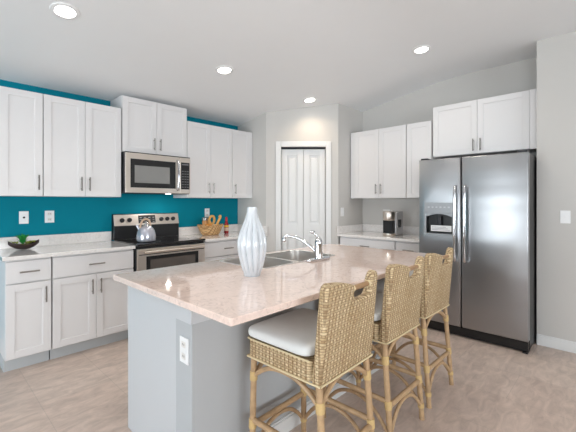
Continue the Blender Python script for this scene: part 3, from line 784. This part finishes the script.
# ------------------------------------------------------------------ bread basket and friends
bx_, by_ = 2.56, 3.80
r = thing('bread_basket', 'scalloped woven basket on the counter right of the range', 'basket', (bx_, by_, CT1 + .001))
P = smoothprof([(.10, 0), (.118, .008), (.135, .04), (.156, .085), (.168, .115)], 3); P += [(.160, .115), (.148, .085), (.126, .04), (.108, .012)]
def bt(a, z): return 1 + .012 * sin(a * 24 + z * 300)
MB().lathe(P, 96, sy=.72, rf=bt).build('basket_wall', 'basket', r, smooth=True)
m = MB()
for k in range(26):
    a = 2 * pi * k / 26; a2 = a + 2 * pi / 26
    f_ = lambda a_, r_, z: (r_ * cos(a_), r_ * .72 * sin(a_), z)
    m.tube([f_(a, .164, .108), f_((a + a2) / 2, .172, .132), f_(a2, .164, .108)], .005, 6, steps=4)
m.build('scalloped_rim', 'basket', r, smooth=True)
bread = simple('golden_bread', srgb(222, 170, 96), .6, var=.25, scale=25)
def item(name, label, cat, loc, mb, mat, **k):
    o = mb.build(name, mat, smooth=True, loc=loc); tag(o, label, cat); return o
m = MB().tube([(-.03, 0, 0), (-.045, 0, .07), (-.02, 0, .13), (.025, .0, .135), (.04, 0, .08), (.0, 0, .03), (-.035, 0.01, .09)], .016, 10)
item('pretzel', 'large golden knotted pretzel standing upright in the basket, left of the breadstick', 'bread', (bx_ + .035, by_ + .025, CT1 + .098), m, bread)
m = MB().tube([(-.01, 0, 0), (.0, 0, .05), (.025, 0, .10), (.05, 0, .14), (.045, .0, .155), (.03, 0, .14)], lambda t: .018 - .004 * t, 10)
item('breadstick', 'curled golden breadstick leaning at the right side of the basket', 'bread', (bx_ + .082, by_ - .03, CT1 + .085), m, bread)
m = MB().sell(.05, .034, .034, 1, .9, (0, 0, 0), 20, 10)
item('bread_roll', 'round bread roll lying in the left of the basket', 'bread', (bx_ - .06, by_ - .042, CT1 + .114), m, simple('amber_bread', srgb(214, 140, 48), .5, var=.3, scale=30))
m = MB().sell(.037, .03, .026, 1, .9, (0, 0, 0), 20, 10)
item('bread_roll', 'small pale bread roll at the front right of the basket', 'bread', (bx_ + .02, by_ - .055, CT1 + .115), m, simple('pale_bread', srgb(226, 186, 140), .5, var=.2, scale=30))
j = thing('spice_jar', 'glass jar with a metal lid in the basket, left of the pretzel', 'jar', (bx_ - .066, by_ + .028, CT1 + .022))
MB().lathe([(.03, 0), (.034, .005), (.034, .15), (.026, .165)], 20).build('jar_body', simple('amber_glass', srgb(190, 140, 90), .15, var=.3, scale=30), j, smooth=True)
MB().lathe([(.036, .166), (.036, .198), (.03, .202)], 20).build('lid', 'nickel', j, smooth=True)
j = thing('sauce_bottle', 'red sauce bottle with yellow label beside the basket', 'bottle', (2.83, 3.83, CT1 + .001))
red = simple('red_plastic', srgb(150, 14, 22), .25, var=.06)
MB().lathe(smoothprof([(.026, 0), (.031, .006), (.031, .05), (.031, .10), (.027, .125), (.018, .15), (.014, .165)], 3), 24).build('bottle_body', red, j, smooth=True)
MB().lathe([(.0165, .1655), (.0165, .20), (.012, .215), (.006, .222)], 20).build('cap', simple('red_cap', srgb(190, 20, 30), .3), j, smooth=True)
MB().lathe([(.0316, .085), (.0318, .088), (.0318, .108), (.0312, .109)], 24).build('label_band', simple('yellow_label', srgb(240, 196, 60), .5), j, smooth=True)
MB().lathe([(.0316, .035), (.0318, .036), (.0318, .078), (.0316, .079)], 24).build('label_band', simple('cream_label', srgb(222, 190, 170), .5), j, smooth=True)

# ------------------------------------------------------------------ outlets and switches
def plate(name, label, cat, loc, rz, kind, w=.073, h=.116, group=None):
    r = thing(name, label, cat, loc, rz, group)      # local -y is outwards
    MB().box(-w / 2, w / 2, -.006, -.0005, -h / 2, h / 2, .002, 2).build('cover_plate', 'white', r)
    if kind == 'outlet':
        for s_ in (-1, 1):
            p = MB().box(-.017, .017, -.0085, -.0062, s_ * .027 - .014, s_ * .027 + .014, .001, 1).build('receptacle', simple('ivory_socket', srgb(228, 224, 220), .4), r)
            MB().box(-.008, -.0055, -.0092, -.0087, s_ * .027 - .004, s_ * .027 + .006).box(.0055, .008, -.0092, -.0087, s_ * .027 - .004, s_ * .027 + .006).build('slot', 'black', p)
    elif kind == 'jack':
        MB().lathe([(.009, 0), (.009, .004), (.004, .006)], 14).xf(Matrix.Translation((0, -.006, 0)) @ Matrix.Rotation(pi / 2, 4, 'X')).build('jack', 'black', r)
    elif kind == 'rocker':
        MB().box(-.016, .016, -.0095, -.0062, -.033, .033, .001, 1).build('rocker', 'white', r)
    else:
        MB().box(-.005, .005, -.016, -.0062, -.008, .012, .001, 1).build('toggle', 'white', r)
    return r
plate('wall_jack', 'white cable wall plate with a dark jack on the teal wall above the succulent bowl', 'outlet', (.671, YR, 1.19), 0, 'jack')
plate('wall_outlet', 'white outlet on the teal wall, just right of the cable plate', 'outlet', (.873, YR, 1.192), 0, 'outlet', .078)
plate('wall_outlet', 'white outlet on the teal wall behind the bread basket', 'outlet', (2.66, YR, 1.19), 0, 'outlet')
plate('wall_outlet', 'white outlet on the pale end of the island half wall', 'outlet', (KX0, 1.475, .645), RR, 'outlet', .075, .12)
plate('light_switch', 'white rocker switch on the pantry side wall left of the coffee maker', 'switch', (3.925, PY, 1.20), 0, 'rocker')
plate('light_switch', 'white toggle switch on the grey wall right of the fridge', 'switch', (XS, .368, 1.20), RR, 'toggle')

# ------------------------------------------------------------------ recessed ceiling lights
a_ = -atan(K)
def ceiling_light(x, y, label, col=(1, .91, .80)):
    slope = -atan(ceil_slope(y))
    r = thing('ceiling_light', label, 'ceiling light', (x, y, zc(y) - .0005), 0, 'recessed ceiling lights'); r.rotation_euler = (slope, 0, 0)
    MB().lathe([(.061, -.003), (.064, -.009), (.085, -.006), (.09, -.0), (.061, -.0)], 40).build('trim_ring', 'white', r, smooth=True)
    MB().lathe([(.0602, -.001), (.0602, -.004), (.04, -.0065), (.001, -.007)][::-1], 32).build('lens', 'lamp', r, smooth=True)
    l = bpy.data.lights.new('lamp_light', 'SPOT'); l.energy = 21; l.color = col; l.spot_size = radians(150); l.spot_blend = .9; l.shadow_soft_size = .06
    lo = bpy.data.objects.new('lamp_light', l); COL.objects.link(lo); lo.parent = r; lo.location = (0, 0, -.02)
    return r
ceiling_light(.687, 2.755, 'lit recessed ceiling light in the upper left corner of the photo, above the left counter')
ceiling_light(2.06, 2.82, 'lit recessed ceiling light in front of the microwave')
ceiling_light(3.395, 2.85, 'lit recessed ceiling light above the pantry door', (1, .80, .58))
ceiling_light(3.41, 1.43, 'lit recessed ceiling light in front of the fridge')
for i, (x, y) in enumerate(((2.06, 1.43), (.69, 1.43), (-1.4, 1.3), (-1.4, -1.5), (1.4, -1.5), (1.4, -3.2))):  # all but the island pair are unseen lamps added for fill
    ceiling_light(x, y, 'lit recessed ceiling light ' + ('over the middle of the island', 'over the left end of the island', 'near the patio glazing, added as fill', 'in the living area by the west window, added as fill', 'in the living area behind the camera, added as fill', 'in the living area by the south window, added as fill')[i])

# ------------------------------------------------------------------ bar stools
def make_stool(label):
    r = thing('bar_stool', label, 'stool', (0, 0, 0), 0, 'rattan bar stools along the island')
    W, Dp, Z0, Z1 = .2125, .225, .575, .664
    # woven seat box
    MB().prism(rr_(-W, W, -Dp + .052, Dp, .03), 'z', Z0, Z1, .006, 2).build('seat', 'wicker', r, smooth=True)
    # woven backrest with hand hold
    pts = [(-W, Z0), (-W, .975), (-W + .006, .990), (-W + .022, 1.0), (-.12, .994), (-.065, .982), (-.03, .973), (-.013, .966), (-.008, .95), (-.007, .925), (-.001, .905), (.025, .896), (.08, .893), (.118, .896), (.136, .907), (.141, .93), (.142, .958), (.148, .978), (.16, .996), (.178, 1.004), (.196, 1.0), (W - .004, .985), (W, .965), (W, Z0)]
    m = MB().prism(pts, 'y', -Dp, -Dp + .05, .014, 3)
    for v in m.bm.verts:
        t = max(0, (v.co.z - Z0) / (1 - Z0)); v.co.y -= .046 * t
        if v.co.y > -Dp + .025 - .046 * t: v.co.y -= .006 * t
        v.co.y += .35 * v.co.x ** 2 * t * .6
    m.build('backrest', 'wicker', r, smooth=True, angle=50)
    rod = MB().tube([(-.017, -Dp - .017, .946), (.155, -Dp - .017, .946)], .0125, 12).build('hand_rod', 'rodwood', r, smooth=True)
    m = MB()
    for xx in (-.001, .137): MB().tube([(xx - .006, -Dp - .017, .946), (xx + .006, -Dp - .017, .946)], .0165, 12).build('rod_binding', 'piping', rod, smooth=True)
    # piping around the underside
    m = MB(); m.tube([(x, y, Z0 + .001) for x, y in rr_(-W - .001, W + .001, -Dp - .001, Dp + .001, .03)], .0045, 6, closed=True, steps=2)
    m.build('seat_edging', 'piping', r, smooth=True); m = MB()
    m.tube([(x, y, Z1 + .001) for x, y in ((-W - .001, -Dp + .055), (-W - .001, 0), (-W - .001, Dp - .03), (-W + .028, Dp + .001), (0, Dp + .001), (W - .028, Dp + .001), (W + .001, Dp - .03), (W + .001, 0), (W + .001, -Dp + .055))], .004, 6, steps=3)
    m.build('seat_edging', 'piping', r, smooth=True)
    def warp(p):
        p.z += .012 * (1 - (p.x / .22) ** 2) * (1 - (p.y / .2) ** 2) if p.z > 0 else 0
        return p
    MB().sell(W + .013, .203, .033, .22, .5, (0, .033, Z1 + .034), 64, 20, warp).build('cushion', 'cushion', r, smooth=True)
    # legs
    T = {('f', -1): ((-.19, .2, Z0 + .01), (-.2, .208, 0)), ('f', 1): ((.19, .2, Z0 + .01), (.2, .208, 0)),
         ('b', -1): ((-.19, -.2, Z0 + .01), (-.2, -.245, 0)), ('b', 1): ((.19, -.2, Z0 + .01), (.2, -.245, 0))}
    def at(k, z):
        a, b = map(Vector, T[k]); t = (a.z - z) / (a.z - b.z); return a.lerp(b, t)
    for k in T:
        a, b = map(Vector, T[k])
        pts_ = [a.lerp(b, t) for t in (0, .2, .4, .6, .8, 1)]
        m = MB().tube(pts_, lambda t: .0155 + .0012 * (1 if abs((t * 3.4) % 1 - .5) < .06 else 0), 12, steps=5)
        leg = m.build('leg', 'rattan', r, smooth=True)
        for z, hh in ((.48, .022), (.245, .022), (.085, .012)):
            MB().tube([at(k, z + hh), at(k, z - hh)], .0195, 12).build('binding', 'rattandark', leg, smooth=True)
    ks = {'left': (('f', -1), ('b', -1)), 'right': (('f', 1), ('b', 1)), 'front': (('f', -1), ('f', 1)), 'back': (('b', -1), ('b', 1))}
    for nm, (k1, k2) in ks.items():
        # upper arch from leg to leg, touching the seat box
        p = lambda z1, z2, t: at(k1, z1).lerp(at(k2, z2), t)
        def arch(zl, zh):
            out = []
            for t in (0, .06, .16, .3, .5, .7, .84, .94, 1):
                z = zl + (zh - zl) * (1 - abs(2 * t - 1) ** 2.3)
                q = at(k1, z).lerp(at(k2, z), t); out.append(q)
            return out
        MB().tube(arch(.475, Z0 - .014), .0115, 8, steps=4).build('arch', 'rattan', r, smooth=True)
        zr = .235 if nm in ('front', 'back') else .262
        MB().tube([at(k1, zr), p(zr, zr, .5), at(k2, zr)], .0145, 10, steps=3).build('rail', 'rattan', r, smooth=True)
        MB().tube(arch(.075, zr - .026), .0105, 8, steps=4).build('arch', 'rattan', r, smooth=True)
    return r
s1 = make_stool('rattan bar stool nearest the camera, at the left end of the row')
s2 = copy_tree(s1); s2['label'] = 'middle rattan bar stool of the three along the island'
s3 = copy_tree(s1); s3['label'] = 'rattan bar stool nearest the fridge, farthest of the row'
for s_, (x, y, a) in zip((s1, s2, s3), ((1.335, 1.12, .02), (1.93, 1.135, .0), (2.485, 1.15, -.01))):
    s_.location = (x, y, 0); s_.rotation_euler = (0, 0, a)
